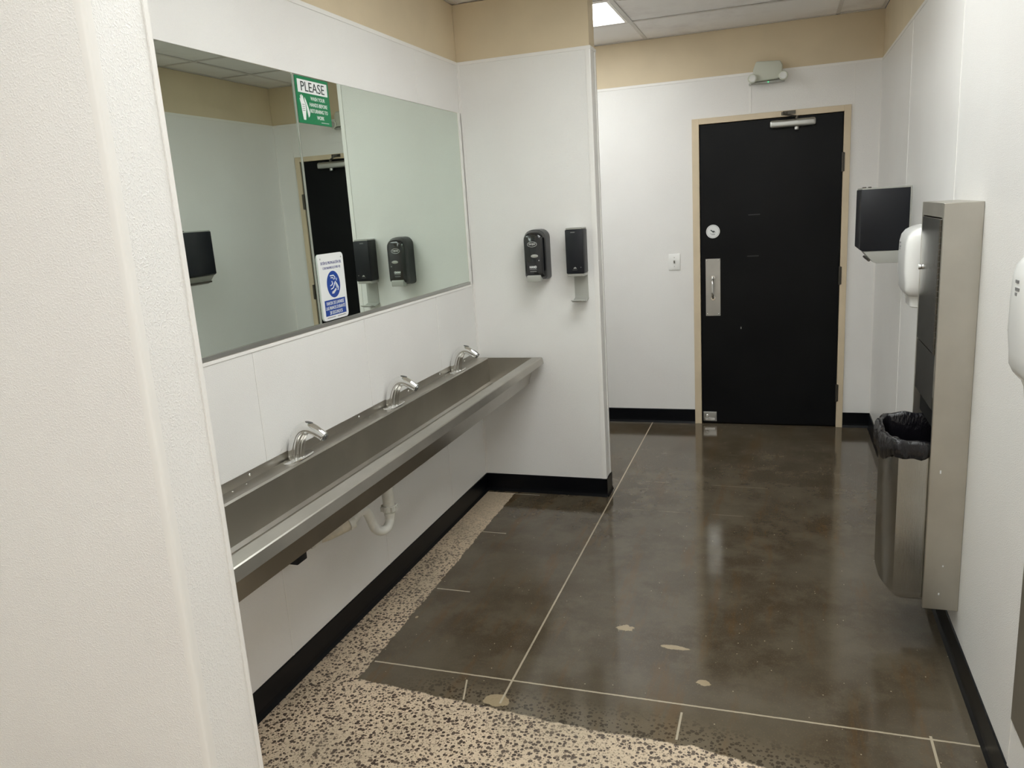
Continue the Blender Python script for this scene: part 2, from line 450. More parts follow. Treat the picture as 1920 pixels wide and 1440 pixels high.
# inside corner strips
trim((WX, WX+.012, -T, 0, BB, P-.012), (WX, WX+T, -.012, 0, BB, P-.012)); trim((W-.010, W, D-JT, D, BB, P-.012), (W-JT, W, D-.012, D, BB, P-.012))
# outside corner guards, rounded
def guard(x, y, sy, fl=.024, t=.0028):
    b = B(); r = .006
    # L shape in plan, outer corner rounded; sy=+1: wall lies towards +y
    pts = [(x+t, y+sy*fl), (x+t, y-sy*t+sy*r)]
    for k in range(1, 5):
        a = k*math.pi/8*1.0
        pts.append((x+t-r+r*math.cos(a), y-sy*t+sy*r-sy*r*math.sin(a)))
    pts += [(x-fl, y-sy*t), (x-fl, y), (x, y), (x, y+sy*fl)]
    b.prism(pts, 'z', BB, P-.004)
    tn[0] += 1; return struct(b, 'trim_%d' % tn[0], 'trim', smooth=True)
guard(S, 0, 1); guard(S, SY, -1); guard(S, YN1, -1, fl=.011); guard(S, YN0, 1, fl=.013)

# baseboards (cove base with a small toe)
def base_run(name, axis, plane, sgn, a, c, ext=0):
    b = B(); t = .005
    prof = [(plane, 0), (plane+sgn*(t+.009), 0), (plane+sgn*(t+.006), .006), (plane+sgn*(t+.0015), .016), (plane+sgn*t, .03), (plane+sgn*t, BB-.003), (plane+sgn*(t-.003), BB), (plane, BB)]
    if axis == 'y': b.prism(prof, 'y', a, c)
    else:
        A = [b.bm.verts.new((a, p[0], p[1])) for p in prof]; Z = [b.bm.verts.new((c, p[0], p[1])) for p in prof]
        n = len(prof); b.bm.faces.new(A[::-1]); b.bm.faces.new(Z)
        for i in range(n): b.bm.faces.new([A[i], A[(i+1) % n], Z[(i+1) % n], Z[i]])
    return struct(b, name, 'base')
base_run('baseboard_left', 'y', WX, 1, YN1, 0)
base_run('baseboard_stub', 'x', 0, -1, WX, S+.006); base_run('baseboard_stub_end', 'y', S, 1, -.005, SY+.005); base_run('baseboard_stub_rear', 'x', SY, 1, XL, S+.006)
base_run('baseboard_back_left', 'x', D, -1, XL, 1.061); base_run('baseboard_back_right', 'x', D, -1, 2.075, W)
base_run('baseboard_right', 'y', W, -1, YB, D)
base_run('baseboard_partition', 'x', YN0, -1, XL, S+.006); base_run('baseboard_partition_end', 'y', S, 1, YN0-.005, YN1+.005); base_run('baseboard_partition_rear', 'x', YN1, 1, WX, S+.006)

# ceiling: lay-in tiles in a grid, lamps take the place of tiles
XE = [XL, -.46, .76, 1.98, W+.001]; YE = [1.0+.61*k for k in range(-13, 1)]; YE = [YB]+[y for y in YE if y > YB]+[D]
LAMPS = [(-.46, .39), (.76, -1.44), (.76, -2.66), (.76, -4.49), (-.46, -5.71)]  # last three lamps are unseen, added to brighten the alcove and near partition
def is_lamp(x, y): return any(abs(x-a) < .02 and abs(y-c) < .02 for a, c in LAMPS)
b = B()
for x0, x1 in zip(XE, XE[1:]):
    for y0, y1 in zip(YE, YE[1:]):
        if x1-x0 < .05 or is_lamp(x0, y0): continue
        dz = random.uniform(0, .003)
        b.box(x0+.006, x1-.006, y0+.006, y1-.006, H+.004+dz, H+.019+dz)
struct(b, 'ceiling', 'tile')
b = B()
for x in XE[1:-1]: b.box(x-.012, x+.012, YB, D, H, H+.003)
for y in YE[1:-1]:
    for x0, x1 in zip(XE, XE[1:]): b.box(x0+.012, x1-.012, y-.012, y+.012, H, H+.003)
b.box(XL, W, D-.02, D, H, H+.003); b.box(W-.02, W, YB, D-.02, H, H+.003)
b.box(0, .02, YN1, 0, H, H+.003)
struct(b, 'ceiling_grid', 'tbar')
b = B(); b.box(XL-.12, W+.12, YB-.12, D+.12, H+.12, H+.14); struct(b, 'ceiling_deck', 'tan')
names = ['lit ceiling light panel over the doorway area beyond the stub wall', 'lit ceiling light panel above the corridor beside the trough sink', 'added, unseen ceiling light panel above the corridor at the near end of the trough sink', 'added, unseen ceiling light panel above the corridor beside the near partition', 'added, unseen ceiling light panel furthest from the black door']
for (x0, y0), lb in zip(LAMPS, names):
    x1, y1 = x0+1.22, y0+.61
    t = thing('ceiling_light', lb, 'light', ((x0+x1)/2, (y0+y1)/2, H), 'recessed ceiling lights')
    b = B(); b.box(x0+.013, x1-.013, y0+.013, y0+.03, H-.001, H+.05); b.box(x0+.013, x1-.013, y1-.03, y1-.013, H-.001, H+.05)
    b.box(x0+.013, x0+.03, y0+.03, y1-.03, H-.001, H+.05); b.box(x1-.03, x1-.013, y0+.03, y1-.03, H-.001, H+.05)
    b.box(x0+.013, x1-.013, y0+.013, y1-.013, H+.05, H+.06)
    b.done('frame', 'trim', t)
    b = B(); b.box(x0+.03, x1-.03, y0+.03, y1-.03, H+.006, H+.01); b.done('diffuser', 'lamp', t)

# ------------------------------------------------------------------ door in the end wall
FX0, FX1, FZ, SX0, SX1, SZ = 1.061, 2.075, 2.172, 1.113, 2.029, 2.1295
dr = bpy.data.objects.new('door_1', None); C.objects.link(dr); dr.location = ((SX0+SX1)/2, D, 0); dr['kind'] = 'structure'
b = B(); fy0, fy1 = D-.012, D+.115
b.box(FX0, SX0-.004, fy0, D-.0005, 0, FZ, .0015, 1); b.box(SX1+.004, FX1, fy0, D-.0005, 0, FZ, .0015, 1); b.box(SX0-.004, SX1+.004, fy0, D-.0005, SZ+.004, FZ, .0015, 1)
b.box(DX0+.001, SX0-.004, D-.0005, fy1, 0, DZ-.001); b.box(SX1+.004, DX1-.001, D-.0005, fy1, 0, DZ-.001); b.box(SX0-.004, SX1+.004, D-.0005, fy1, SZ+.004, DZ-.001)
b.done('door_frame', 'frame', dr)
DY = D+.0; b = B(); b.box(SX0, SX1, DY, DY+.044, .008, SZ, .002, 1); slab = b.done('door_slab', 'door', dr)
dm = slab.data
# pull plate with handle
b = B(); b.box(1.145, 1.247, DY-.0022, DY, .808, 1.216, .0008, 1); pl = b.done('pull_plate', 'steel_plate', dr)
for x in (1.156, 1.236):
    for z in (.82, 1.204):
        b = B(); b.ball((x, DY-.0022, z), .0045, (1, .5, 1), 10); b.done('screw', 'chrome', pl, smooth=True)
b = B(); hp = []
for k in range(13):
    a = k/12; hp.append((1.196, DY-.004-.045*min(1, math.sin(a*math.pi)*1.5), 1.085-.15*a))
b.tube(hp, .0085, 14); b.cyl((1.196, DY-.0022, 1.085), Vector((0, -1, 0)), .017, .008, 18, .002); b.cyl((1.196, DY-.0022, .935), Vector((0, -1, 0)), .017, .008, 18, .002)
b.done('handle', 'chrome', pl, smooth=True)
# three hinges
for z in (1.815, 1.07, .25):
    b = B(); b.box(2.0315, 2.044, DY-.0145, DY-.012, z-.06, z+.06, .0005, 1); b.cyl((2.031, DY-.012, z-.062), 'z', .0075, .124, 14, .001)
    b.done('hinge', 'dark_metal', dr, smooth=True)
# closer
b = B(); b.box(1.572, 1.862, DY-.052, DY-.002, 2.062, 2.112, .016, 4); cl = b.done('door_closer', 'alum', dr, smooth=True)
b = B(); b.cyl((1.742, DY-.028, 2.042), 'z', .016, .022, 18, .003); b.done('spindle', 'alum', cl, smooth=True)
b = B(); b.cyl((1.742, DY-.028, 2.110), 'z', .012, .022, 14); b.tube([(1.742, DY-.028, 2.128), (1.66, DY-.115, 2.140), (1.652, DY-.118, 2.140)], .0065, 8); b.tube([(1.655, DY-.117, 2.146), (1.68, DY-.018, 2.158)], .006, 8)
b.box(1.655, 1.735, DY-.019, DY-.013, 2.146, 2.168, .001, 1); b.cyl((1.655, DY-.117, 2.134), 'z', .009, .02, 12)
b.done('arm', 'dark_metal', cl, smooth=True)
# floor holder bracket in the lower corner
b = B(); b.box(1.120, 1.216, DY-.004, DY, .020, .092, .006, 3); fh = b.done('kick_bracket', 'alum', dr, smooth=True)
b = B(); b.box(1.13, 1.205, DY-.010, DY-.004, .026, .046, .002, 1); b.cyl((1.15, DY-.004, .062), Vector((0, -1, 0)), .011, .012, 14, .002); b.done('latch', 'chrome', fh, smooth=True)
# scuffs on the slab
b = B()
for x, z, w_, h_ in ((1.475, 1.507, .078, .006), (1.468, 1.224, .078, .007)): b.box(x-w_/2, x+w_/2, DY-.0004, DY, z-h_/2, z+h_/2)
b.done('scuff_mark', 'black_side', dr)
b = B(); b.box(1.386, 1.391, DY-.0006, DY, .71, .725); b.done('paint_chip', 'grey_plastic', dr)
# round badge
bo = (1.198, DY, 1.406)
st = thing('sticker', 'round white sticker with a small black animal on the black door', 'sticker', bo)
b = B(); b.cyl(bo, Vector((0, -1, 0)), .047, .0012, 40); b.done('disc', 'sign_white', st)
b = B()
for k in range(48):
    a0, a1 = k*math.pi/24, (k+1)*math.pi/24
    shape2d(b, '-y', bo, [(.040*math.cos(a0), .040*math.sin(a0)), (.0415*math.cos(a0), .0415*math.sin(a0)), (.0415*math.cos(a1), .0415*math.sin(a1)), (.040*math.cos(a1), .040*math.sin(a1))], .0012, .0016)
b.done('ring', 'grey_ink', st)
b = B(); shape2d(b, '-y', bo, [(-.020, .014), (-.015, .010), (-.011, .013), (-.006, .006), (.000, .004), (.008, .005), (.013, -.001), (.016, -.009), (.012, -.008), (.010, -.003), (.006, -.004), (.002, -.010), (-.001, -.010), (-.001, -.004), (-.006, -.003), (-.010, .003), (-.015, .005)], .0012, .0018)
b.done('animal_mark', 'ink', st)
b = B()
for (u, v, w_) in ((-.014, -.014, .012), (.004, -.017, .02), (.0, -.023, .026)): plate(b, '-y', bo, u-w_/2, u+w_/2, v-.0012, v+.0012, .0012, .0017)
b.done('small_print', 'grey_ink', st)

# light switch
sw = thing('light_switch', 'white toggle light switch plate on the wall left of the black door', 'switch', (.926, D, 1.146))
b = B(); b.box(.884, .968, D-.006, D, 1.146, 1.262, .003, 2); b.done('plate', 'white', sw, smooth=True)
b = B(); b.box(.920, .932, D-.008, D-.006, 1.192, 1.216); tg = b.done('toggle_slot', 'grey_plastic', sw)
b = B(); b.prism([(D-.008, 1.198), (D-.019, 1.206), (D-.017, 1.213), (D-.008, 1.211)], 'x', .9225, .9295); b.done('toggle', 'dark_metal', sw)
for z in (1.172, 1.236):
    b = B(); b.ball((.926, D-.006, z), .0035, (1, .4, 1), 10); b.done('screw', 'grey_plastic', sw, smooth=True)

# emergency light
el = thing('emergency_light', 'off-white twin-head emergency light high on the wall above the door', 'light', (1.56, D, 2.35))
b = B(); b.prism([(1.485, 2.492), (1.635, 2.484), (1.650, 2.455), (1.645, 2.372), (1.475, 2.366), (1.465, 2.44)][::-1], 'y', D-.062, D-.0035, .008, 3); b.done('housing', 'offwhite', el, smooth=True)
for x in (1.463, 1.655):
    z = 2.385; b = B(); b.cyl((x, D-.03, z), Vector((0, -1, 0)), .022, .055, 24, .003, .029); hd = b.done('lamp_head', 'offwhite', el, smooth=True)
    b = B(); b.cyl((x, D-.0855, z), Vector((0, -1, 0)), .021, .002, 24); b.done('lens', 'alum', hd)
b = B(); b.box(1.452, 1.665, D-.05, D-.02, 2.352, 2.364, .004, 2); b.cyl((1.447, D-.05, 2.352), Vector((0, -1, 0)), .008, .02, 12); b.done('test_rail', 'grey_plastic', el, smooth=True)
b = B(); b.ball((1.562, D-.052, 2.358), .004, seg=10); b.done('indicator', 'led', el)

# ------------------------------------------------------------------ mirrors
MZ0, MZ1 = 1.262, 2.173
for (y0, y1, lb) in ((YN1+.001, -1.5905, 'large frameless wall mirror nearer the white partition, left of the seam'), (-1.5885, -.0395, 'large frameless wall mirror reaching the stub wall, with both signs on it')):
    t = thing('wall_mirror', lb, 'mirror', (WX, (y0+y1)/2, MZ0), 'mirrors over the trough sink')
    b = B(); b.prism([(WX+.0016, y0), (WX+.0016-.0034*(y1-y0), y1), (WX-.0009-.0034*(y1-y0), y1), (WX-.0009, y0)], 'z', MZ0-.0, MZ1+.001); b.done('glass', 'mirror', t)
    b = B(); b.box(WX, WX+.003, y0, y1, MZ0-.014, MZ0+.001, .0008, 1)
    b.done('bottom_channel', 'alum', t)
    # dark seam strip at the joint end
    b = B(); ye = y1 if y1 < -1 else y0
    b.box(WX-.0038, WX+.0001, ye-.0004, ye+.0004, MZ0, MZ1); b.done('edge', 'grey_plastic', t)
trim((WX, WX+.003, YN1, -.03, 1.234, 1.2455), bev=.001)
trim((WX-PR, WX+.003, -.039, -.0035, 1.2475, MZ1+.002), bev=.001)
b = B(); b.box(WX-PR, WX, -.001, 0, 1.24, 2.18); tn[0] += 1; struct(b, 'trim_%d' % tn[0], 'trim')

# green PLEASE sign
o = (WX+.0017, -1.586, 2.004)     # lower-left corner
gs = thing('sign', 'green and white hand washing sign stuck at the top of the mirror', 'sign', o)
b = B(); plate(b, '+x', o, 0, .222, 0, .165, 0, .0025); b.done('panel', 'green', gs)
b = B(); plate(b, '+x', o, .011, .211, .108, .154, .0025, .0029); hb = b.done('header', 'sign_white', gs)
lettering('header_lettering', [('PLEASE', .111, .131, .158, .034)], '+x', flat_map('+x', o, 0, 0, .0029), 'ink', gs, bold=.0)
lettering('lettering', [('WASH YOUR', .138, .092, .098, .0135), ('HANDS BEFORE', .140, .070, .122, .0135), ('RETURNING TO', .140, .048, .120, .0135), ('WORK', .146, .026, .05, .0135)], '+x', flat_map('+x', o, 0, 0, .0025), 'sign_white', gs, bold=.006)
b = B(); plate(b, '+x', o, .148, .202, .0085, .0105, .0025, .0028); b.done('small_print', 'pale_ink', gs)
# two hands symbol
b = B()
hx, hz = .046, .062
shape2d(b, '+x', o, [(hx-.016, .012), (hx-.002, .012), (hx+.002, .034), (hx+.006, .052), (hx+.004, .070), (hx-.003, .082), (hx-.008, .098), (hx-.012, .097), (hx-.010, .084), (hx-.015, .101), (hx-.019, .100), (hx-.016, .083), (hx-.022, .098), (hx-.026, .096), (hx-.021, .078), (hx-.027, .088), (hx-.030, .085), (hx-.024, .066), (hx-.022, .045)][::-1], .0025, .003)
shape2d(b, '+x', o, [(hx+.003, .093), (hx+.010, .083), (hx+.022, .058), (hx+.030, .040), (hx+.026, .028), (hx+.018, .022), (hx+.014, .036), (hx+.011, .052), (hx+.008, .068), (hx+.002, .082)][::-1], .0025, .003)
b.done('hands_symbol', 'sign_white', gs)
b = B()
for k in range(4): plate(b, '+x', o, hx-.018+k*.0, hx-.001, .044+k*.007, .046+k*.007, .003, .0033)
b.done('hand_crease', 'grey_ink', gs)

# Spanish hand washing sign
o = (WX+.0017, -1.578, 1.268)
ss = thing('sign', 'white and blue Spanish hand washing sign at the bottom of the mirror', 'sign', o)
b = B(); plate(b, '+x', o, 0, .184, 0, .256, 0, .0045, .001, 1, r=.014); b.done('panel', 'sign_white', ss)
for u in (.016, .168):
    b = B(); b.cyl(flat_map('+x', o, u, .238, .0045), 'x', .0032, .0008, 14); b.done('screw_hole', 'grey_plastic', ss)
lettering('heading_lettering', [('DETÉN EL PROPAGACIÓN DEL', .092, .222, .150, .0135), ('CORONAVIRUS (COVID-19)', .092, .200, .128, .0120)], '+x', flat_map('+x', o, 0, 0, .0045), 'navy', ss, bold=.0)
b = B(); cc = (.094, .136)
shape2d(b, '+x', o, [(cc[0]+.048*math.cos(k*math.pi/24), cc[1]+.052*math.sin(k*math.pi/24)) for k in range(48)], .0045, .005); ci = b.done('blue_circle', 'blue', ss)
b = B()
def stroke(pts, r):
    q = [flat_map('+x', o, u, v, .0052) for u, v in pts]; b.tube(q, r, 6)
stroke([(cc[0]-.022, cc[1]+.034), (cc[0]+.004, cc[1]+.034), (cc[0]+.012, cc[1]+.028), (cc[0]+.012, cc[1]+.018)], .0022)
stroke([(cc[0]-.018, cc[1]+.026), (cc[0]-.002, cc[1]+.026), (cc[0]+.003, cc[1]+.018)], .0018)
stroke([(cc[0]-.024, cc[1]-.018), (cc[0]-.006, cc[1]-.014), (cc[0]+.006, cc[1]+.002), (cc[0]+.012, cc[1]+.010), (cc[0]+.024, cc[1]-.002), (cc[0]+.032, cc[1]-.014), (cc[0]+.026, cc[1]-.026)], .0018)
stroke([(cc[0]-.026, cc[1]-.004), (cc[0]-.014, cc[1]-.002), (cc[0]-.006, cc[1]+.006)], .0018)
for k in range(4): stroke([(cc[0]+.010+k*.003, cc[1]-.001-k*.005), (cc[0]+.020+k*.003, cc[1]+.003-k*.005)], .0015)
stroke([(cc[0]+.022, cc[1]+.012), (cc[0]+.026, cc[1]+.022)], .0015); stroke([(cc[0]-.014, cc[1]+.010), (cc[0]-.011, cc[1]+.010)], .0028)
b.done('hand_washing_symbol', 'sign_white', ci)
b = B()
shape2d(b, '+x', o, [(cc[0]-.018, cc[1]-.036), (cc[0]-.004, cc[1]-.036), (cc[0]+.018, cc[1]-.022), (cc[0]+.012, cc[1]-.016), (cc[0]-.002, cc[1]-.024), (cc[0]-.016, cc[1]-.028)], .005, .0056); b.done('forearm_symbol', 'pale_ink', ci)
b = B(); plate(b, '+x', o, .016, .168, .017, .078, .0045, .005); bx = b.done('blue_band', 'blue', ss)
lettering('lettering', [('FAVOR DE LAVARSE', .092, .065, .128, .0135), ('LAS MANOS DURANTE', .092, .0465, .142, .0135), ('20 SEGUNDOS', .092, .028, .094, .0135)], '+x', flat_map('+x', o, 0, 0, .005), 'sign_white', ss, bold=.005)
b = B(); plate(b, '+x', o, .024, .084, .0085, .0110, .0045, .0049); b.done('small_print', 'grey_ink', ss)
b = B(); plate(b, '+x', o, .10, .160, .0085, .0110, .0045, .0049); b.done('small_print', 'grey_ink', ss)

# ------------------------------------------------------------------ trough sink
RZ = .822; Y0, Y1 = YN1+.01, -.03
sk = thing('trough_sink', 'long stainless steel trough sink mounted along the white wall under the mirror', 'sink', (WX+.002, -1.57, .66))
b = B()
th = .0016
outer = [(WX+.0022, RZ+.030), (WX+.005, RZ+.032), (WX+.005, RZ), (.056, RZ), (.062, RZ-.006), (.064, .682), (.074, .671), (.262, .668), (.272, .680), (.324, RZ-.005), (.329, RZ), (.384, RZ+.001), (.388, RZ-.002), (.395, RZ-.034), (.389, RZ-.037), (.386, RZ-.034), (.378, RZ-.006), (.338, RZ-.008), (.300, .668), (.284, .659), (.070, .659), (.052, .668), (.046, RZ-.008), (WX+.0022, RZ-.008)]
b.prism(outer, 'y', Y0, Y1); b.done('basin', 'steel_y', sk)
b = B()                                                                   # end plates
endp = [(.056, RZ-.0005), (.329, RZ-.0005), (.300, .700), (.272, .670), (.066, .670)]
b.prism(endp, 'y', Y1-.004, Y1-.0005); b.done('end_plate', 'steel_y', sk)
b = B(); b.prism(endp, 'y', Y0+.0005, Y0+.004); b.done('end_plate', 'steel_y', sk)
b = B(); b.prism([(.300, .790), (.372, .790), (.300, .72)], 'y', Y1-.006, Y1-.001); b.done('gusset', 'steel_y', sk)
for y in (-2.96, -2.45, -2.13, -1.68, -1.40, -.93, -.56, -.22):
    b = B(); b.ball((WX+.0055, y, RZ+.018), .0052, (.5, 1, 1), 10); b.done('screw', 'chrome', sk, smooth=True)
for y in (-2.17, -2.24, -1.34, -.56, -.53):
    b = B(); b.ball((.008, y, RZ), .004, (1, 1, .5), 10); b.done('deck_screw', 'chrome', sk, smooth=True)
b = B(); b.cyl((.19, -1.575, .6705), 'z', .045, .002, 28, .0005); b.done('drain', 'chrome', sk, smooth=True)
b = B(); b.box(.18, .235, -1.30, -1.27, .655, .665, .002); b.done('drain_bracket', 'dark_metal', sk)
for y in (-.08, -2.9):
    b = B(); b.prism([(WX+.0022, .80), (.040, .80), (.040, .66), (.25, .6635), (.25, .655), (WX+.0022, .60)], 'y', y-.002, y+.002)
    b.done('bracket', 'steel_y', sk)

# faucets: arched, fluted, on a long escutcheon
def faucet(y, label):
    f = thing('faucet', label, 'faucet', (.030, y, RZ), 'sensor faucets on the trough sink')
    b = B(); pts = []
    for k in range(40):
        a = k*2*math.pi/40; ca, sa = math.cos(a), math.sin(a)
        pts.append((.026+.029*math.copysign(abs(ca)**.8, ca), y+.082*math.copysign(abs(sa)**.75, sa)))
    def ring(sx, z): return [(.030+(p[0]-.030)*sx, y+(p[1]-y)*(1-(1-sx)*.4), z) for p in pts]
    b.loft([ring(1, RZ+.0003), ring(1, RZ+.004), ring(.9, RZ+.006)]); b.done('base_plate', 'chrome', f, smooth=True)
    path = []; rad = []
    ctrl = [(.016, .004, .0285), (.016, .02, .0285), (.021, .045, .0275), (.029, .070, .0262), (.039, .090, .0250), (.053, .106, .0238), (.071, .115, .0226), (.090, .115, .0215), (.109, .107, .0202), (.128, .0955, .0188), (.144, .084, .0178)]
    V = [Vector((c[0], 0, c[1])) for c in ctrl]
    for i in range(len(ctrl)-1):                                          # Catmull-Rom
        p0, p1, p2, p3 = V[max(i-1, 0)], V[i], V[i+1], V[min(i+2, len(V)-1)]
        for s_ in range(4):
            t = s_/4; q = .5*((2*p1)+(p2-p0)*t+(2*p0-5*p1+4*p2-p3)*t*t+(3*p1-p0-3*p2+p3)*t**3)
            path.append(q); rad.append(ctrl[i][2]*(1-t)+ctrl[i+1][2]*t)
    path.append(V[-1]); rad.append(ctrl[-1][2])
    rings = []; n = 84
    for i, p in enumerate(path):
        t = (path[min(i+1, len(path)-1)]-path[max(i-1, 0)]).normalized(); nn = Vector((0, 1, 0)); out = nn.cross(t)  # out: convex side
        rr = []
        u = i/(len(path)-1); flute = max(0, min(1, (.62-u)/.15))
        for k in range(n):
            a = 2*math.pi*k/n; inner = max(0, math.cos(a))               # underside / front of the stem is fluted
            rmod = 1+flute*min(1, inner*1.6)*(.16-.17*(.5+.5*math.cos(a*14)))
            q = p+out*math.cos(a)*rad[i]*rmod+nn*math.sin(a)*rad[i]*.95*rmod
            rr.append((q.x, y+q.y, RZ+q.z))
        rings.append(rr)
    b = B(); b.loft(rings); sp = b.done('spout', 'chrome', f, smooth='all')
    e = V[-1]; t = (V[-1]-V[-2]).normalized()
    b = B(); b.tube([(e.x+t.x*-.001, y, RZ+e.z-t.z*.001), (e.x+t.x*.006, y, RZ+e.z+t.z*.006)], .014, 20); b.done('outlet', 'dark_chrome', f, smooth=True)
    # dark oval sensor window on top of the arch
    b = B(); m = Matrix.Translation((.088, y, RZ+.1368)) @ Matrix.Rotation(math.radians(11), 4, 'Y') @ Matrix.Diagonal((.016, .0085, .0018, 1))
    bmesh.ops.create_uvsphere(b.bm, u_segments=20, v_segments=10, radius=1, matrix=m); b.done('sensor_window', 'dark_chrome', f, smooth=True)
    return f
f0 = faucet(-1.897, 'chrome arched faucet nearest the camera on the trough sink')
copy_thing(f0, (.030, -1.147, RZ), 'chrome arched faucet in the middle of the trough sink')
copy_thing(f0, (.030, -.405, RZ), 'chrome arched faucet at the far end by the stub wall')

# ------------------------------------------------------------------ plumbing under the sink
def smooth_path(pts, n=6):
    V = [Vector(p) for p in pts]; out = []
    for i in range(len(V)-1):
        p0, p1, p2, p3 = V[max(i-1, 0)], V[i], V[i+1], V[min(i+2, len(V)-1)]
        for s_ in range(n):
            t = s_/n; out.append(.5*((2*p1)+(p2-p0)*t+(2*p0-5*p1+4*p2-p3)*t*t+(3*p1-p0-3*p2+p3)*t**3))
    out.append(V[-1]); return out
dp = thing('drain_pipe', 'white plastic drain pipe with trap hanging beneath the trough sink', 'pipe', (.19, -1.575, .45))
b = B(); b.cyl((.19, -1.575, .520), 'z', .0235, .1435, 24); b.cyl((.19, -1.575, .60), 'z', .026, .05, 24); b.done('tailpiece', 'pvc', dp, smooth=True)
b = B(); b.cyl((.19, -1.575, .505), 'z', .031, .024, 12, .002)
for k in range(8):
    a = k*math.pi/4; b.box(.19+.031*math.cos(a)-.004, .19+.031*math.cos(a)+.004, -1.575+.031*math.sin(a)-.004, -1.575+.031*math.sin(a)+.004, .508, .526)
b.done('slip_nut', 'pvc', dp, smooth=True)
b = B(); p = smooth_path([(.19, -1.575, .53), (.19, -1.575, .49), (.19, -1.580, .462), (.186, -1.603, .441), (.178, -1.638, .443), (.170, -1.668, .468), (.164, -1.680, .505), (.158, -1.688, .535), (.152, -1.703, .554), (.143, -1.724, .554), (.132, -1.745, .538), (.118, -1.766, .521), (.106, -1.782, .512)]); b.tube(p, .0185, 20)
b.cyl((.19, -1.575, .485), 'z', .0215, .012, 20)
b.done('trap', 'pvc', dp, smooth=True)
d = Vector((-.08, -.11, -.026)).normalized()
b = B(); b.cyl((.130, -1.749, .530), d, .029, .024, 14, .002); b.ball((.118, -1.752, .497), .006, seg=8); b.done('trap_nut', 'pvc', dp, smooth=True)
b = B(); b.tube([Vector((.117, -1.766, .524))+d*k for k in (0, .01, .085, .12)], [.024, .0275, .0265, .0215], 20); b.done('adapter', 'pvc_dirty', dp, smooth=True)
b = B(); p0 = Vector((.117, -1.766, .524))+d*.118; b.tube([p0, p0+d*.02, p0+d*(p0.x-WX-.001)/-d.x], .0205, 20); b.tube([p0+d*.03, p0+d*.045], .024, 20); b.done('wall_pipe', 'pvc', dp, smooth=True)
cb = thing('control_box', 'small black sensor control box with wires under the sink', 'box', (WX, -1.99, .466))
b = B(); b.box(WX+.001, .055, -2.022, -1.960, .466, .536, .004, 2); b.done('case', 'black_flat', cb, smooth=True)
b = B(); b.tube(smooth_path([(.045, -1.975, .538), (.050, -1.955, .550), (.055, -1.935, .56), (.060, -1.925, .657)]), .0045, 8); b.tube(smooth_path([(.04, -1.985, .538), (.043, -1.955, .565), (.055, -1.945, .58), (.07, -1.94, .657)]), .003, 8); b.done('wire', 'black_flat', cb, smooth=True)
b = B(); b.cyl((.047, -1.972, .541), 'z', .006, .016, 10); b.done('connector', 'sign_white', cb)

# ------------------------------------------------------------------ dispensers on the stub wall
so = (.396, 0, 1.255)
sd = thing('soap_dispenser', 'rounded glossy black soap dispenser on the stub wall, left one', 'soap dispenser', so)
def rr(cx, y, cz, w_, h_, r, n=6, top_r=None):
    pts = []; tr = top_r or r
    for (qx, qz, a0, q) in ((cx+w_/2-tr, cz+h_/2-tr, 0, tr), (cx-w_/2+tr, cz+h_/2-tr, 90, tr), (cx-w_/2+r, cz-h_/2+r, 180, r), (cx+w_/2-r, cz-h_/2+r, 270, r)):
        for k in range(n):
            a = math.radians(a0+k*90/(n-1)); pts.append((qx+q*math.cos(a), y, qz+q*math.sin(a)))
    return pts
cx, cz = .396, 1.397
b = B(); b.loft([rr(cx, -.0003, cz, .128, .272, .018, 6, .045), rr(cx, -.03, cz, .128, .272, .018, 6, .045), rr(cx, -.075, cz+.002, .122, .262, .018, 6, .045)]); b.done('housing', 'black_side', sd, smooth=True)
b = B(); b.loft([rr(cx, -.0755, cz+.002, .122, .258, .018, 6, .045), rr(cx, -.098, cz+.002, .114, .246, .018, 6, .042), rr(cx, -.113, cz+.002, .098, .226, .016, 6, .036), rr(cx, -.117, cz+.002, .080, .205, .012, 6, .028)]); b.done('cover', 'black', sd, smooth=True)
fo = (cx, -.117, 0)
b = B(); b.prism([(-.118, 1.292), (-.126, 1.288), (-.124, 1.256), (-.080, 1.256), (-.080, 1.292)], 'x', cx-.040, cx+.036, .003, 2); b.done('push_bar', 'grey_plastic', sd, smooth=True)
lettering('logo_lettering', [('GOJO', cx-.004, 1.457, .036, .0135)], '-y', (0, -.117, 0), 'pale_ink', sd, bold=.02)
b = B()
op = [(cx-.004+.026*math.cos(k*math.pi/12), 1.457+.0135*math.sin(k*math.pi/12)) for k in range(24)]
b.tube([Vector((u, -.1172, v)) for u, v in op+[op[0]]], .0009, 6); b.done('logo_ring', 'pale_ink', sd)
lettering('lettering', [('HAND', cx-.004, 1.336, .040, .0125)], '-y', (0, -.117, 0), 'sign_white', sd, bold=.04)
b = B(); plate(b, '-y', (0, -.117, 0), cx-.024, cx+.016, 1.322, 1.3265, 0, .0004); b.done('small_print', 'grey_ink', sd)
b = B(); plate(b, '-y', (0, -.117, 0), cx-.022, cx+.014, 1.310, 1.315, 0, .0004); b.done('small_print', 'grey_ink', sd)
b = B(); b.ball((cx+.006, -.1165, 1.394), .021, (1, .22, .45), 20); b.done('sight_window', 'grey_plastic', sd, smooth=True)
b = B(); b.ball((cx+.030, -.117, 1.370), .003, seg=8); b.done('status_light', 'pale_ink', sd)

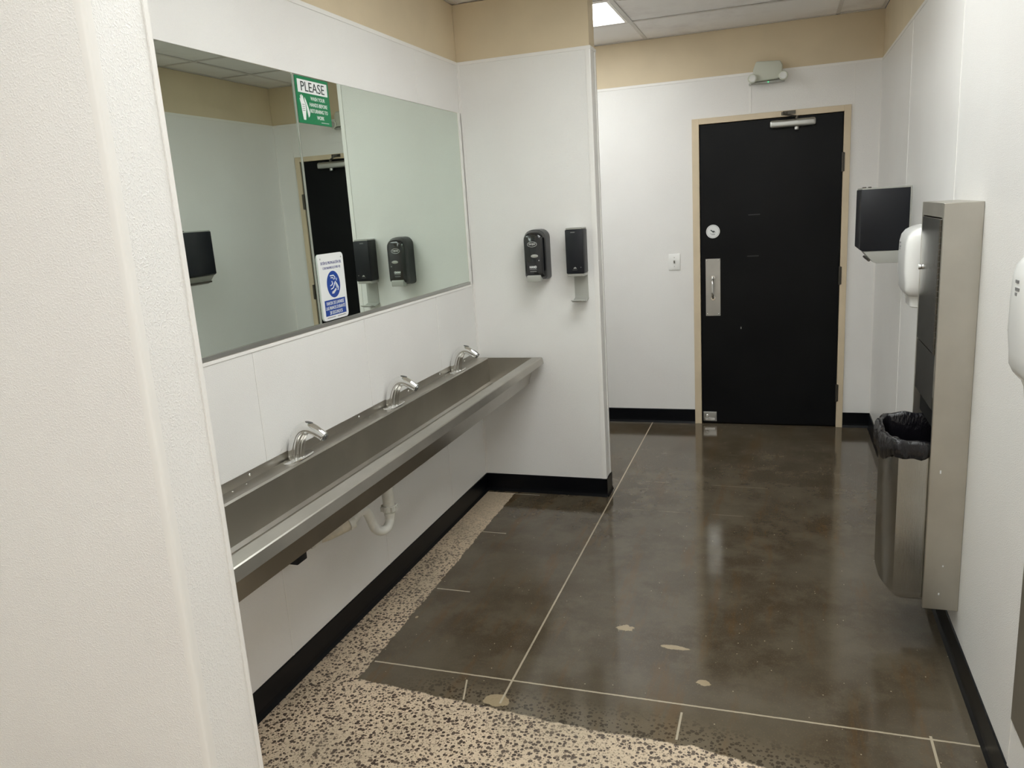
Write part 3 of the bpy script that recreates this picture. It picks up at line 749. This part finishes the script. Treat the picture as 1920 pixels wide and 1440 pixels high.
so = (.62, 0, 1.14)
hd = thing('sanitizer_dispenser', 'tall narrow black dispenser with grey drip tray on the stub wall', 'dispenser', so)
b = B(); b.box(.572, .668, -.102, -.004, 1.292, 1.522, .004, 2); b.done('cover', 'black_flat', hd, smooth=True)
b = B(); b.box(.576, .664, -.098, -.002, 1.5222, 1.531, .002, 1); b.done('top_cap', 'alum', hd)
b = B(); b.box(.576, .664, -.096, -.002, 1.276, 1.2918, .002, 1); b.done('bottom_cap', 'alum', hd)
b = B(); b.box(.588, .664, -.004, -.0003, 1.145, 1.53, 0); b.prism([(-.004, 1.145), (-.004, 1.152), (-.060, 1.140), (-.096, 1.150), (-.098, 1.146), (-.062, 1.134)], 'x', .588, .664); b.done('drip_tray', 'grey_plastic', hd)
b = B(); plate(b, '-y', (0, -.102, 0), .602, .626, 1.506, 1.511, 0, .0005); b.done('small_print', 'grey_ink', hd)
b = B(); plate(b, '-y', (0, -.102, 0), .606, .632, 1.3105, 1.312, 0, .0005); b.done('small_print', 'grey_ink', hd)
b = B(); b.cyl((.652, -.102, 1.324), Vector((0, -1, 0)), .0028, .0006, 10); b.done('status_dot', 'grey_ink', hd)
b = B(); shape2d(b, '-y', (0, -.102, 0), [(.611, 1.318), (.629, 1.318), (.626, 1.323), (.621, 1.327), (.615, 1.324)], 0, .0005); b.done('hand_icon', 'grey_plastic', hd)

# ------------------------------------------------------------------ right wall: towel dispenser, dryers, cabinet with bin, steel plate
td = thing('towel_dispenser', 'boxy black paper towel dispenser on the right wall near the door', 'towel dispenser', (W, .2, 1.27))
ty0, ty1 = .10, .375
b = B(); b.prism([(2.026, 1.631), (2.243, 1.631), (2.243, 1.333), (2.040, 1.333), (2.024, 1.343)], 'y', ty0, ty1, .003, 2); b.done('cover', 'black_flat', td, smooth=True)
b = B(); b.prism([(2.042, 1.3325), (2.2505, 1.3325), (2.2505, 1.272), (2.105, 1.272), (2.088, 1.278)], 'y', ty0+.004, ty1-.004, .002, 2); b.done('lower_tray', 'grey_plastic', td, smooth=True)
b = B(); b.box(2.030, 2.2505, ty0+.002, ty1-.002, 1.6312, 1.639, .001, 1); b.box(2.2432, 2.2505, ty0, ty1, 1.333, 1.6312, 0); b.done('back_frame', 'grey_plastic', td)
b = B(); b.box(2.030, 2.047, ty0+.001, ty0+.02, 1.6392, 1.644, .001, 1); b.box(2.056, 2.07, ty0+.001, ty0+.02, 1.6392, 1.644, .001, 1); b.done('key_latch', 'dark_metal', td)
b = B(); b.cyl((2.070, ty0+.006, 1.288), 'y', .006, .26, 12); b.done('tear_bar', 'dark_metal', td, smooth=True)

def dryer(yc, label):
    o = (W, yc, 1.18)
    t = thing('hand_dryer', label, 'hand dryer', o, 'white hand dryers on the right wall')
    prof = [(1.228, .132, .215, 0), (1.238, .140, .240, 0), (1.252, .146, .258, 0), (1.28, .147, .268, 0), (1.32, .151, .272, 0), (1.38, .151, .272, 0), (1.43, .149, .272, 0), (1.455, .143, .270, 0), (1.472, .130, .264, 0), (1.483, .110, .252, 0), (1.489, .085, .235, 0), (1.491, .06, .21, 0)]
    rings = []
    def ring(z, d, w_, e=.30):
        pts = []; n = 28
        for k in range(n+1):
            a = math.pi*k/n; ca, sa = math.cos(a), math.sin(a)
            pts.append((W-.0005-d*(sa**e if sa > 0 else 0), yc-w_/2*math.copysign(abs(ca)**(e*.9), ca), z))
        return pts
    b = B(); b.loft([ring(z, d, w_) for z, d, w_, _ in prof]); b.done('cover', 'white', t, smooth='all')
    b = B(); b.loft([ring(1.182, .118, .180, .4), ring(1.186, .122, .188, .4), ring(1.21, .124, .196, .4), ring(1.2278, .130, .205, .36)]); nz = b.done('nozzle', 'white', t, smooth=True)
    b = B(); b.loft([ring(1.178, .10, .15, .5), ring(1.1819, .10, .15, .5)]); b.done('outlet', 'dark_slot', nz)
    b = B(); xo = W-.151
    for (yy, z, w_) in ((.05, 1.425, .020), (.045, 1.410, .026), (.052, 1.40, .012)): plate(b, '-x', (xo, yc, 0), -yy-w_/2, -yy+w_/2, z-.003, z+.003, -.002, .0006)
    b.done('small_print', 'grey_ink', t)
    return t
d0 = dryer(-.79, 'white hand dryer on the right wall, half hidden behind the steel cabinet')
copy_thing(d0, (W, -2.455, 1.20), 'white hand dryer cut off by the right edge of the photo')

# stainless combination unit
cy0, cy1, cx0, cz0, cz1 = -1.38, -.97, 2.139, .196, 1.580
kb = thing('towel_cabinet', 'tall stainless steel towel and waste cabinet on the right wall', 'cabinet', (W, -1.18, cz0))
b = B(); t = .012
b.box(cx0, W-.0005, cy0, cy0+t, cz0, cz1, .0015, 1); b.box(cx0, W-.0005, cy1-t, cy1, cz0, cz1, .0015, 1)
b.box(cx0, W-.0005, cy0+t, cy1-t, cz1-t, cz1); b.box(W-.012, W-.0005, cy0+t, cy1-t, cz0, cz1-t)
b.box(cx0, cx0+.012, cy0+t, cy1-t, cz1-.045, cz1-t)
b.box(cx0, cx0+.012, cy0+t, cy0+t+.014, .95, cz1-.045); b.box(cx0, cx0+.012, cy1-t-.014, cy1-t, .95, cz1-.045)
b.box(cx0+.012, W-.012, cy0+t, cy1-t, cz0, cz0+.01)
b.done('body', 'steel_z', kb)
b = B(); b.box(cx0, cx0+.012, cy0+t+.0145, cy1-t-.0145, .905, 1.088); b.done('towel_tray_panel', 'steel_front', kb)
b = B(); b.box(cx0-.0015, cx0+.010, cy0+t+.016, cy1-t-.016, 1.092, cz1-.05, .001, 1); kd = b.done('door', 'steel_front', kb)
b = B(); b.cyl((cx0-.0015, cy1-.046, 1.352), Vector((-1, 0, 0)), .010, .010, 18, .002); b.done('lock', 'chrome', kd, smooth=True)
b = B(); z = 1.094
while z < cz1-.055: b.cyl((cx0-.003, cy0+t+.012, z), 'z', .0035, .017, 8); z += .019
b.done('piano_hinge', 'dark_metal', kd, smooth=True)
b = B(); b.box(cx0+.022, cx0+.026, cy0+t, cy1-t, .815, .915); b.done('inner_shade', 'dark_slot', kb)  # black sheet stands in for the shade inside the steel cabinet
for x, z, h_ in ((2.172, .699, .012), (2.196, .36, .006), (2.188, .255, .008)):
    b = B(); b.box(x-.0022, x+.0022, cy0-.0005, cy0-.0001, z-h_/2, z+h_/2); b.done('paint_chip', 'sign_white', kb)
# waste receptacle hanging in the cabinet, bowed front
wb = thing('waste_bin', 'stainless waste bin with bowed front hanging in the steel cabinet', 'bin', (2.1, -1.17, .215))
by0, by1 = cy0+.020, cy1-.020
def binring(z, e=0, inset=0, bow=.036):
    pts = []; n = 22; xf = 2.046
    a0, a1 = by0+inset, by1-inset
    for k in range(n+1):
        s_ = k/n; yy = a0+(a1-a0)*s_; q = abs(2*s_-1); bulge = bow*(1-q**3.2)
        pts.append((xf+inset-bulge+e, yy, z))
    pts += [(W-.03, a1, z), (W-.03, a0, z)]
    return pts
b = B(); b.loft([binring(.213, .018, .012, .02), binring(.222, .007, .004, .030), binring(.245, 0, 0), binring(.775, 0, 0), binring(.775, 0, .003), binring(.26, 0, .003)], cap1=True); wbm = b.done('shell', 'steel_front', wb, smooth=True)
# bin liner folded over the rim
lg = thing('bin_liner', 'black plastic bag folded over the rim of the waste bin', 'bag', (2.08, -1.17, .79))
random.seed(3)
prof = binring(0, 0, 0); npt = len(prof)
def wring(off, zf):
    out = []; cxm, cym = 2.13, (by0+by1)/2
    m = 96
    # resample contour
    P2 = [Vector((p[0], p[1], 0)) for p in prof]; L = [0]
    for i in range(npt): L.append(L[-1]+(P2[(i+1) % npt]-P2[i]).length)
    for k in range(m):
        s_ = L[-1]*k/m; i = max(j for j in range(npt) if L[j] <= s_); f = (s_-L[i])/max(1e-6, L[i+1]-L[i]); p = P2[i].lerp(P2[(i+1) % npt], f)
        tdir = (P2[(i+1) % npt]-P2[i]).normalized(); nrm = Vector((tdir.y, -tdir.x, 0))
        if (p-Vector((cxm, cym, 0))).dot(nrm) < 0: nrm = -nrm
        o_ = off(k/m); q = p+nrm*o_; z = zf(k/m)
        q.x = min(q.x, W-.02) 
        if q.x > cx0-.001: q.y = max(by0-.004, min(by1+.004, q.y))
        out.append((q.x, q.y, z))
    return out
wv = lambda s, f, p: math.sin(2*math.pi*s*f+p)
rz = lambda s: .798+.004*wv(s, 5, 1)+.003*wv(s, 13, .3)
hang = lambda s: .726+.020*wv(s, 2, 2.6)+.009*wv(s, 7, .7)+.004*wv(s, 19, 0)
fl = lambda s: .008+.0030*wv(s, 9, .5)+.0022*wv(s, 17, 1.2)+.0015*wv(s, 29, 2)
b = B()
b.loft([wring(lambda s: .0025+.9*fl(s)*.5, lambda s: hang(s)-.002), wring(lambda s: .004+fl(s)*.8, hang), wring(lambda s: .004+fl(s)*1.15, lambda s: hang(s)*.6+rz(s)*.4), wring(lambda s: .003+fl(s)*.9, lambda s: rz(s)-.010), wring(lambda s: .002+fl(s)*.5, rz), wring(lambda s: -.006, lambda s: rz(s)+.001),
        wring(lambda s: -.012, lambda s: rz(s)-.012), wring(lambda s: -.015, lambda s: .70), wring(lambda s: -.017, lambda s: .50)], cap0=False, cap1=True)
b.done('bag_film', 'bag', lg, smooth='all')

# flush stainless plate at the right edge
fp = thing('recessed_receptacle', 'flat stainless wall panel at the lower right edge of the photo', 'cabinet', (W, -2.25, .253))
b = B(); b.box(W-.004, W-.0002, -2.46, -2.060, .253, .98, .001, 1); b.done('frame', 'steel_z', fp)
b = B(); b.box(W-.0065, W-.0042, -2.435, -2.085, .275, .955, .001, 1); pd = b.done('door', 'steel_z', fp)
b = B(); b.cyl((W-.0065, -2.12, .93), Vector((-1, 0, 0)), .007, .004, 14, .001); b.done('lock', 'chrome', pd, smooth=True)
